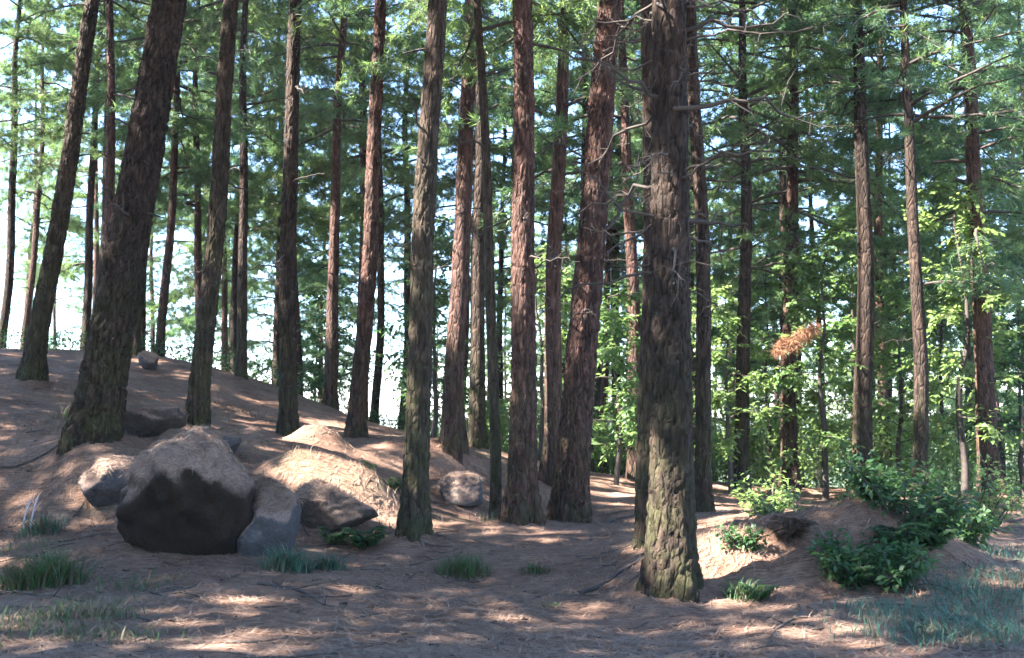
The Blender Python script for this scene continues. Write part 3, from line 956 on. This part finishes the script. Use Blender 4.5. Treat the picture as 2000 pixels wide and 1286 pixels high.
# ------------------------------------------------------------------ plants
def grass_clump(px, py, d, wpx, hpx, nbl, mat, seed, label, group=None, straw=.15, depth=None):
    rng = np.random.default_rng(seed)
    b = at(px, py, d)
    rx = wpx / F * d / 2; hh = hpx / F * d; ry = depth or rx * .6
    g = Geo()
    q = rng.normal(size=(nbl, 2)) * .38
    q = q / np.maximum(1, np.linalg.norm(q, axis=1, keepdims=True) / .8)
    bx = b.x + q[:, 0] * rx; by = b.y + q[:, 1] * ry
    bz = ground(bx, by) - .01
    base = np.c_[bx - b.x, by - b.y, bz]
    z0 = gz(b.x, b.y)
    base[:, 2] -= z0
    az = rng.uniform(0, 6.28, nbl)
    out = np.c_[np.cos(az), np.sin(az), np.zeros(nbl)] * rng.uniform(.25, .9, nbl)[:, None] + np.c_[q * .4, np.zeros(nbl)]
    L = hh * rng.uniform(.55, 1.35, nbl) * np.exp(-(q ** 2).sum(1) * .8)
    side = unit(np.cross(out, [0, 0, 1.0]))
    wd = rng.uniform(.003, .007, nbl)
    segs = []
    T = [0, .35, .7, 1.0]
    for t in T:
        c = base + out * (L * t ** 1.6)[:, None] * .9 + np.c_[np.zeros((nbl, 2)), L * (t - .38 * t ** 2.2)]
        w = (wd * (1 - t ** 1.5 * .97))[:, None]
        segs += [c - side * w, c + side * w]
    v = np.stack(segs, 1)
    k = np.arange(nbl) * 8
    f = np.concatenate([np.stack([k + 2 * s, k + 2 * s + 1, k + 2 * s + 3, k + 2 * s + 2], 1) for s in range(3)])
    att = rng.uniform(0, 1, nbl)
    ns = int(nbl * (1 - straw))
    g.add(v.reshape(-1, 3), f, 0, np.repeat(att, 8))
    mi = np.concatenate([np.where(np.arange(nbl) < ns, 0, 1)] * 3)
    g.m[-1] = mi.astype(np.int32)
    o = obj("grass_clump", g.mesh("grass_clump", [M[mat], M['straw']]), None, (b.x, b.y, z0))
    return tag(o, label, "grass", group)

grass_clump(905, 1118, 9.2, 130, 62, 420, 'grass', 1, "green grass tuft on bare needles in front of the flared reddish pine", straw=.32)
grass_clump(1045, 1116, 9.2, 70, 36, 160, 'grass', 2, "small sparse grass tuft beside the larger green grass tuft", straw=.4)
grass_clump(560, 1120, 8.8, 120, 75, 420, 'grass_blue', 3, "blue-green grass spilling from the foot of the blue-grey rock", straw=.2)
grass_clump(640, 1110, 9.0, 90, 55, 220, 'grass_blue', 4, "thin blue-green grass below the needle bank", straw=.25)
grass_clump(85, 1140, 8.2, 190, 110, 800, 'grass', 5, "lush green grass patch at the foot of the bank by the pale stems", straw=.32)
grass_clump(170, 1235, 6.7, 240, 55, 260, 'grass', 26, "thin trampled grass between the lush patch and the bare needle floor", straw=.6)
grass_clump(80, 1040, 10.0, 120, 60, 300, 'grass_blue', 7, "grey-green grass around the two pale stems", straw=.35)
grass_clump(1450, 1175, 7.9, 90, 60, 220, 'grass', 11, "grass tuft between the sunlit track and the mound", straw=.2)
grass_clump(450, 985, 10.5, 40, 60, 70, 'grass', 12, "yellow-green sprig growing on top behind the black boulder", straw=.0)
grass_clump(960, 1000, 12.6, 60, 40, 120, 'grass_blue', 13, "pale grass at the foot of the thin grey sapling trunk", straw=.5)
grass_clump(1075, 1175, 7.8, 60, 22, 60, 'grass', 14, "few short grass blades on the open needle floor", straw=.5)
grass_clump(130, 800, 14.0, 80, 40, 120, 'grass', 15, "dry grass on the slope between two leaning trunks", straw=.7)

def grass_field(name, pts, nbl, h, mat, seed, straw, label):
    """uncountable grass: blades in soft patches round the given floor pixels (px, py, radius m)"""
    rng = np.random.default_rng(seed)
    c = np.array([[*hit(px, py)][:2] + [r, r2] for px, py, r, r2 in pts])
    wgt = c[:, 2] * c[:, 3]; wgt /= wgt.sum()
    k = rng.choice(len(c), nbl, p=wgt)
    q = rng.normal(size=(nbl, 2)) * .6
    bx = c[k, 0] + q[:, 0] * c[k, 2]; by = c[k, 1] + q[:, 1] * c[k, 3]
    m = fbm(np.c_[bx * 2.2, by * 2.2, bx * 0], seed, 3) > rng.uniform(-.75, .25, nbl)
    bx, by = bx[m], by[m]; n = len(bx)
    base = np.c_[bx, by, ground(bx, by) - .01]
    az = rng.uniform(0, 6.28, n)
    out = np.c_[np.cos(az), np.sin(az), np.zeros(n)] * rng.uniform(.3, 1.1, n)[:, None]
    L = h * rng.uniform(.45, 1.4, n)
    side = unit(np.cross(out, [0, 0, 1.0])); wd = rng.uniform(.002, .005, n)
    seg = []
    for t in (0, .35, .7, 1.0):
        cc = base + out * (L * t ** 1.5)[:, None] * .9 + np.c_[np.zeros((n, 2)), L * (t - .5 * t ** 2.2)]
        w = (wd * (1 - t ** 1.5 * .97))[:, None]
        seg += [cc - side * w, cc + side * w]
    g = Geo(); kk = np.arange(n) * 8
    f = np.concatenate([np.stack([kk + 2 * s_, kk + 2 * s_ + 1, kk + 2 * s_ + 3, kk + 2 * s_ + 2], 1) for s_ in range(3)])
    g.add(np.stack(seg, 1).reshape(-1, 3), f, 0, np.repeat(rng.uniform(0, 1, n), 8))
    g.m[-1] = np.concatenate([(rng.uniform(0, 1, n) < straw).astype(np.int32)] * 3)
    return tag(obj(name, g.mesh(name, [M[mat], M['straw']])), label, "grass", None, "stuff")
grass_field("grass", [(1720, 1195, .35, .25), (1830, 1215, .5, .4), (1930, 1190, .5, .5), (2000, 1150, .5, .5), (1960, 1250, .5, .3), (1790, 1250, .4, .25), (1880, 1150, .4, .4), (1990, 1090, .5, .5)], 5200, .17, 'grass_blue', 31, .12,
            "blue-green grass carpeting the floor in front of the bramble mound")
grass_field("grass", [(30, 1230, .4, .35), (120, 1200, .45, .35), (60, 1150, .4, .35), (200, 1250, .4, .2), (260, 1150, .3, .25), (20, 1080, .3, .3)], 2600, .15, 'grass', 32, .4,
            "olive grass thinning out over the needles below the pale stems")
grass_field("dry_grass", [(60, 930, .6, .6), (150, 1010, .6, .5), (240, 930, .5, .5), (330, 850, .7, .6), (480, 890, .6, .6), (560, 960, .5, .5), (100, 830, .8, .7), (450, 800, .9, .8), (900, 960, .8, .8), (1050, 1000, .7, .6),
            (760, 1000, .6, .6), (1560, 1050, .7, .5), (1480, 1040, .4, .5), (1650, 1140, .6, .4), (1400, 1060, .5, .6), (200, 780, .9, .8), (900, 900, .9, .8)], 5200, .16, 'straw', 33, .7,
            "wispy dry grass and straw over the needle slope")

def fern(px, py, d, rpx, nfr, seed, label, mat='bush', group=None):
    rng = np.random.default_rng(seed)
    b = at(px, py, d); z0 = gz(b.x, b.y)
    R = rpx / F * d
    g0 = bpy.data.objects.new("fern", None); COL.objects.link(g0); g0.location = (b.x, b.y, z0)
    for k in range(nfr):
        g = Geo()
        az = k * 2.4 + rng.normal() * .3
        d0 = np.array([math.cos(az), math.sin(az), 0.])
        L = R * rng.uniform(.75, 1.25)
        t = np.linspace(0, 1, 14)
        up = rng.uniform(.9, 1.5)
        pts = np.outer(t * L * .7, d0) + np.c_[np.zeros((14, 2)), L * (up * t - .62 * up * t ** 2.4)]
        tube(g, pts, np.linspace(.006, .0015, 14), 4, 1)
        side = np.array([-d0[1], d0[0], 0])
        bs, ds, ln = [], [], []
        for s in np.linspace(.15, .98, 18):
            f = s * 13; a = min(int(f), 12)
            p = pts[a] + (pts[a + 1] - pts[a]) * (f - a)
            for sg in (-1, 1):
                bs.append(p); ds.append(side * sg + d0 * .45 + np.array([0, 0, rng.uniform(-.35, .05)]))
                ln.append(L * .30 * math.sin(math.pi * min(1, s * .92 + .12)) + .02)
        bs, ds, ln = np.array(bs), unit(np.array(ds)), np.array(ln)
        leaves(g, bs, ds, ln, ln * .28, 0, rng.uniform(0, 1, len(bs)), rng=rng, up=2.0)
        obj("frond", g.mesh("frond", [M[mat], M['dead_wood']]), g0)
    return tag(g0, label, "fern", group)
fern(712, 1058, 10.2, 62, 13, 1, "bright green fern under the end of the needle bank")
fern(655, 1062, 10.3, 44, 9, 2, "dim fern in the shade under the middle of the needle bank")
fern(700, 915, 12.6, 46, 9, 3, "yellow-green fern standing on top of the sunny needle bank", 'leaf')
fern(770, 960, 12.0, 50, 10, 4, "fern between the sunny needle bank and the mossy straight trunk")
fern(1480, 1165, 7.9, 50, 9, 5, "small fern drooping over the foot of the earth mound by the track")
fern(1660, 1150, 8.0, 75, 12, 6, "arching fern on the front of the earth mound among the brambles")
fern(1540, 1120, 8.6, 70, 12, 8, "withered brown fern on the dark end of the earth mound", 'fern_brown')
fern(1820, 1100, 8.6, 85, 12, 11, "drooping green fern under the tall end of the bramble thicket")
fern(1760, 1110, 8.5, 80, 12, 7, "large fern at the middle of the bramble thicket")

def shrub(name, px, py, d, wpx, hpx, nst, nlf, leaf, mat, seed, label, group=None, depth=None, cat="shrub", arch=.4):
    rng = np.random.default_rng(seed)
    b = at(px, py, d); z0 = gz(b.x, b.y)
    rx = wpx / F * d / 2; hh = hpx / F * d; ry = depth or rx * .7
    e = bpy.data.objects.new(name, None); COL.objects.link(e); e.location = (b.x, b.y, z0)
    gs, gl = Geo(), Geo()
    B, D = [], []
    for k in range(nst):
        az = rng.uniform(0, 6.28); rr = math.sqrt(rng.uniform(0, 1))
        sx, sy = math.cos(az) * rr * rx * .5, math.sin(az) * rr * ry * .5
        o = np.array([sx, sy, gz(b.x + sx, b.y + sy) - z0 - .03])
        out = np.array([math.cos(az) * rx, math.sin(az) * ry, 0]) * rng.uniform(.3, .9)
        h = hh * rng.uniform(.6, 1.1) * (1 - .35 * rr)
        t = np.linspace(0, 1, 9)
        pts = o + np.outer(t, out) + np.c_[np.zeros((9, 2)), h * (t * (1 + arch) - arch * t ** 2.5)] + np.cumsum(rng.normal(size=(9, 3)) * .012 * hh, 0)
        tube(gs, pts, np.linspace(.010, .002, 9) * (1 + hh * .4), 5)
        m = nlf // nst
        s = rng.uniform(.12, 1, m) * 8
        a = np.minimum(s.astype(int), 7)
        p = pts[a] + (pts[a + 1] - pts[a]) * (s - a)[:, None]
        # side twigs
        tw = rng.normal(size=(m, 3)) * np.array([1, 1, .6])
        ln = rng.uniform(.02, .22, m) * min(1.0, hh) 
        p2 = p + unit(tw) * ln[:, None]
        B.append(p2); D.append(unit(tw + np.array([0, 0, -.15])))
        for q in range(0, m, 5):
            tube(gs, [p[q], p2[q]], [.003, .0015], 3)
    B = np.concatenate(B); D = np.concatenate(D)
    n = len(B)
    cl = fbm(B * 3.0 + seed, seed, 2) * .5 + .5
    leaves(gl, B, D, leaf * rng.uniform(.6, 1.3, n), leaf * .55 * rng.uniform(.7, 1.2, n), 0, np.clip(cl * .7 + rng.uniform(0, .3, n), 0, 1), rng=rng, up=1.2)
    obj("stem", gs.mesh("stem", [M['dead_wood']]), e)
    obj("foliage", gl.mesh("foliage", [M[mat]]), e)
    return tag(e, label, cat, group)

shrub("bramble_bush", 1700, 1150, 8.1, 210, 95, 18, 1500, .075, 'bush', 1, "low dark bramble sprawling over the middle of the earth mound")
shrub("bramble_bush", 1770, 1090, 8.9, 230, 125, 20, 1700, .08, 'bush', 2, "dense green bramble thicket covering the tall end of the earth mound")
shrub("bramble_bush", 1870, 1060, 9.8, 180, 100, 14, 1100, .08, 'bush', 3, "loose bramble trailing off past the dense thicket")
shrub("bramble_bush", 1560, 1010, 10.8, 190, 70, 12, 800, .07, 'bush', 4, "low green bramble along the crown of the earth mound")
shrub("bramble_bush", 1450, 1150, 8.6, 90, 60, 7, 330, .06, 'bush', 14, "small bramble at the track edge of the earth mound")
shrub("sapling", 1495, 1000, 12.5, 120, 85, 8, 520, .085, 'leaf', 5, "bright sunlit yellow-green sapling beside the sunlit track", cat="sapling")
shrub("sapling", 1900, 1010, 13.0, 180, 150, 12, 1000, .08, 'leaf', 6, "leafy light green shrub past the end of the bramble thicket", cat="sapling")
shrub("sapling", 1690, 1005, 14.5, 140, 110, 8, 520, .09, 'leaf', 7, "pale green shrub leaning out behind the earth mound", cat="sapling")

# broadleaf saplings of the understorey, taller, behind the stand
def sapling(px, d, h, wid, nlf, leaf, mat, seed, label, group, lo=.15):
    rng = np.random.default_rng(seed)
    x = (px - 1000) / F * d; y = d; z0 = gz(x, y)
    e = bpy.data.objects.new("broadleaf_tree", None); COL.objects.link(e); e.location = (x, y, z0 - .02)
    g = Geo(); gl = Geo()
    t = np.linspace(0, 1, 12)
    st = np.c_[np.cumsum(rng.normal(size=(12, 2)) * .03 * h / 4, 0), t * h]
    tube(g, st, np.linspace(.03 + .008 * h, .006, 12), 7)
    B, D = [], []
    nb = int(9 + h * 3)
    for k in range(nb):
        s = lo + (1 - lo) * (k + rng.uniform()) / nb
        f = s * 11; a = min(int(f), 10)
        o = st[a] + (st[a + 1] - st[a]) * (f - a)
        az = k * 2.4 + rng.normal() * .4
        L = wid * rng.uniform(.6, 1.15) * (1 - .6 * s) + .15
        d0 = np.array([math.cos(az), math.sin(az), rng.uniform(.1, .6)])
        tt = np.linspace(0, 1, 6)
        pts = o + np.outer(tt * L, d0) + np.c_[np.zeros((6, 2)), -L * .35 * tt ** 2] + np.cumsum(rng.normal(size=(6, 3)) * .03 * L, 0)
        tube(g, pts, np.linspace(.014, .003, 6), 4)
        m = max(4, nlf // nb // 7)
        for q in range(m):
            s2 = rng.uniform(.15, 1) * 5; a2 = min(int(s2), 4)
            p = pts[a2] + (pts[a2 + 1] - pts[a2]) * (s2 - a2)
            td = unit(np.array([d0[0] * .5, d0[1] * .5, -.1]) + rng.normal(size=3) * .7)
            tl = rng.uniform(.18, .42)
            e2 = p + td * tl + np.array([0, 0, -.12 * tl])
            tube(g, [p, e2], [.004, .0015], 3)
            sv = unit(np.cross(td, [0, 0, 1.0]))
            for w_ in range(7):
                B.append((p + (e2 - p) * (w_ + 1) / 7)[None])
                D.append((sv * (1 if w_ % 2 else -1) * .9 + td * .6 + np.array([0, 0, -.3]) + rng.normal(size=3) * .2)[None])
    B = np.concatenate(B); n = len(B); D = unit(np.concatenate(D))
    leaves(gl, B, D, leaf * 1.35 * rng.uniform(.6, 1.3, n), leaf * .8 * rng.uniform(.7, 1.2, n), 0, np.clip(rng.normal(.5, .25, n), 0, 1), rng=rng, up=1.0)
    obj("trunk", g.mesh("trunk", [M['dead_wood']]), e)
    obj("crown", gl.mesh("crown", [M[mat]]), e)
    return tag(e, label, "tree", group)
U = "young broadleaf trees of the understorey"
for k, (px, d, h, w, nl, lf, mt, lb) in enumerate([
    (1200, 19, 3.6, 1.2, 2600, .10, 'leaf', "bright green young broadleaf tree between the leaning red pine and dark trunk pair"),
    (1425, 20, 4.2, 1.1, 2200, .10, 'leaf', "bright green young broadleaf tree just past the thin dark trunk of the pair"),
    (1610, 20, 5.6, 1.4, 3400, .10, 'leaf', "tall light green broadleaf tree behind the middle of the bramble mound"),
    (1660, 24, 7.0, 1.7, 3800, .11, 'leaf', "taller yellow-green broadleaf tree rising behind the broad dark pine"),
    (1880, 19, 6.5, 1.5, 3600, .10, 'leaf', "yellow-green broadleaf tree filling the gap before the last reddish pine"),
    (1985, 20, 4.0, 1.3, 2000, .10, 'bush', "dull green broadleaf tree past the last reddish pine"),
    (1055, 21, 4.5, 1.1, 2200, .10, 'leaf', "green broadleaf tree glimpsed between the flared and leaning reddish pines"),
    (845, 22, 5.0, 1.2, 2200, .10, 'bush', "green broadleaf tree behind the mossy slim trunk"),
    (1320, 23, 5.5, 1.3, 2200, .10, 'leaf', "green broadleaf tree hidden behind the dark trunk pair"),
    (1750, 21, 4.2, 1.2, 2200, .10, 'leaf', "green broadleaf tree between the broad and the straight dark pines"),
    (640, 24, 3.0, 1.0, 1400, .09, 'bush', "dim green broadleaf tree behind the sunlit needle patch"),
    (1500, 25, 6.0, 1.5, 2600, .11, 'leaf', "yellowish broadleaf tree behind the brown pines by the track")]):
    sapling(px, d, h, w, nl, lf, mt, 50 + k, lb, U)

# dense undergrowth on the slope falling away behind the stand (uncountable)
rng = np.random.default_rng(91)
def thicket(n, x0, x1, y0, y1, hmax, leaf, mat, seed, label, name="undergrowth"):
    rng = np.random.default_rng(seed)
    m = n // 14
    cx = rng.uniform(x0, x1, m); cy = rng.uniform(y0, y1, m)
    hh = np.clip(.75 + .8 * fbm(np.c_[cx * .45, cy * .45, cx * 0], seed, 3), .12, 1.3) * hmax
    cz = ground(cx, cy) + hh * rng.uniform(0, 1, m) ** .6
    c = np.c_[cx, cy, cz]
    B = np.repeat(c, 14, 0) + rng.normal(size=(m * 14, 3)) * np.array([.16, .16, .13])
    D = unit(rng.normal(size=(len(B), 3)) + np.array([0, 0, -.2]))
    g = Geo()
    v = np.clip(np.repeat(fbm(c * .8, seed + 3, 2) * .5 + .5, 14) + rng.normal(size=len(B)) * .12, 0, 1)
    leaves(g, B, D, leaf * rng.uniform(.6, 1.4, len(B)), leaf * .55, 0, v, rng=rng, up=1.0)
    k = rng.choice(m, m // 6)
    for q in k:
        p = c[q]; zb = cz[q] - hh[q] - .1
        tube(g, [[p[0] + rng.normal() * .15, p[1], zb], [p[0], p[1], p[2]]], [.008, .004], 3, 1)
    return tag(obj(name, g.mesh(name, [M[mat], M['dead_wood']])), label, "undergrowth", None, "stuff")
thicket(26000, -3, 7, 25, 33, 1.9, .12, 'leaf', 1, "dense green undergrowth behind the reddish pines")
thicket(34000, 6, 21, 21, 31, 2.3, .12, 'leaf', 2, "dense green undergrowth behind the bramble mound")

thicket(5200, -13.5, -2, 23.2, 26.5, .55, .08, 'bush', 3, "low dark brush along the bright crest", "crest_brush")

# two pale bent stems by the grass bank
for px, py, d, h, lb in [(48, 985, 10.2, .34, "shorter pale bent bare stem beside the lush grass patch"), (62, 1000, 10.0, .42, "taller pale bent bare stem beside the lush grass patch")]:
    b = at(px, py, d); g = Geo()
    t = np.linspace(0, 1, 9)
    tube(g, np.c_[.10 * t ** 2 - .05 * t, .03 * t, h * t - .02], np.linspace(.013, .006, 9), 6)
    for q in range(3):
        a = np.array([.10 * .5 - .03, .02, h * (.6 + .12 * q)])
        tube(g, [a, a + np.array([.06 * (-1) ** q, .02, .1])], [.004, .0015], 4)
    tag(obj("bare_stem", g.mesh("bare_stem", [M['stem_pale']]), None, (b.x, b.y, gz(b.x, b.y))), lb, "stem")

# ------------------------------------------------------------------ needle litter and twigs on the floor (uncountable)
rng = np.random.default_rng(5)
n = 230000
yy = 4.6 + (rng.uniform(0, 1, n) ** 1.9) * 16
xx = rng.uniform(-.60, .60, n) * yy + rng.normal(size=n) * .3
cl = fbm(np.c_[xx * 1.3, yy * 1.3, xx * 0], 31, 3)
keep = rng.uniform(-.9, .7, n) < cl
xx, yy = xx[keep], yy[keep]
n = len(xx)
zz = ground(xx, yy)
az = rng.uniform(0, 6.28, n)
L = rng.uniform(.08, .2, n)
dx, dy = np.cos(az), np.sin(az)
z2 = ground(xx + dx * L, yy + dy * L)
base = np.c_[xx, yy, zz + .004 + rng.uniform(0, .012, n)]
tip = np.c_[xx + dx * L, yy + dy * L, z2 + .004 + rng.uniform(0, .035, n)]
g = Geo()
dirs = tip - base
w = np.c_[-dy, dx, np.zeros(n)] * rng.uniform(.0018, .0046, n)[:, None]
v = np.stack([base - w, base + w, tip], 1).reshape(-1, 3)
g.add(v, np.arange(n * 3).reshape(n, 3), 0, np.repeat(rng.uniform(0, 1, n), 3))
tag(obj("needle_litter", g.mesh("needle_litter", [M['needle_litter']])), "brown fallen pine needles strewn over the forest floor", "needle litter", None, "stuff")

g = Geo()
for k in range(16):      # larger fallen branches
    y = 5.5 + rng.uniform() * 14; x = rng.uniform(-.55, .55) * y
    L = rng.uniform(.7, 1.7); a = rng.uniform(0, 6.28)
    t = np.linspace(0, 1, 9)
    w_ = np.cumsum(rng.normal(size=9) * .03)
    px_, py_ = x + np.cos(a) * L * t - np.sin(a) * w_, y + np.sin(a) * L * t + np.cos(a) * w_
    pz_ = ground(px_, py_) + .012 + .02 * rng.uniform() * t
    tube(g, np.c_[px_, py_, pz_], np.linspace(.018, .005, 9) * rng.uniform(.6, 1.2), 6)
    for q in range(4):
        i_ = rng.integers(2, 8); b_ = rng.uniform(-1, 1) + a
        l_ = rng.uniform(.12, .4)
        tube(g, [[px_[i_], py_[i_], pz_[i_]], [px_[i_] + math.cos(b_) * l_, py_[i_] + math.sin(b_) * l_, pz_[i_] + rng.uniform(-.01, .12)]], [.006, .002], 4)
for k in range(500):     # bark flakes
    y = 4.8 + rng.uniform() ** 1.4 * 13; x = rng.uniform(-.58, .58) * y
    c_ = np.array([x, y, gz(x, y) + .012]); r_ = rng.uniform(.012, .04)
    an = np.sort(rng.uniform(0, 6.28, 5))
    g.add(c_ + np.c_[np.cos(an) * r_ * 1.5, np.sin(an) * r_, rng.normal(size=5) * .008], [[0, 1, 2], [0, 2, 3], [0, 3, 4]])
for k in range(260):
    y = 4.8 + rng.uniform() ** 1.4 * 15; x = rng.uniform(-.58, .58) * y
    L = rng.uniform(.12, .55); a = rng.uniform(0, 6.28)
    t = np.linspace(0, 1, 5)
    px_, py_ = x + np.cos(a) * L * t, y + np.sin(a) * L * t + rng.normal() * .03 * np.sin(t * 3.1)
    tube(g, np.c_[px_, py_, ground(px_, py_) + .008 + .03 * rng.uniform() * t], np.linspace(.007, .003, 5) * rng.uniform(.6, 1.5), 5)
tag(obj("twig_litter", g.mesh("twig_litter", [M['dead_wood']])), "dark fallen twigs scattered over the needle floor", "twig litter", None, "stuff")

# ------------------------------------------------------------------ thin haze added as a veil that lifts the background darks
hz = material("haze", lambda nt, out: None)
vol = hz.node_tree.nodes.new("ShaderNodeVolumePrincipled")
vol.inputs["Color"].default_value = (.9, .95, 1.0, 1)
vol.inputs["Density"].default_value = .0004
vol.inputs["Anisotropy"].default_value = .3
hz.node_tree.links.new(vol.outputs[0], [n_ for n_ in hz.node_tree.nodes if n_.type == 'OUTPUT_MATERIAL'][0].inputs["Volume"])
_x, _y0, _y1, _z0, _z1 = 1150, -200, 1900, -16, 27
g = Geo()
g.add([[sx_ * _x, yy_, zz_] for zz_ in (_z0, _z1) for yy_ in (_y0, _y1) for sx_ in (-1, 1)],
      [[0, 2, 3, 1], [4, 5, 7, 6], [0, 1, 5, 4], [2, 6, 7, 3], [0, 4, 6, 2], [1, 3, 7, 5]])
tag(obj("haze", g.mesh("haze", [hz], False)), "thin pale haze added to veil the pines behind", "haze", None, "stuff")
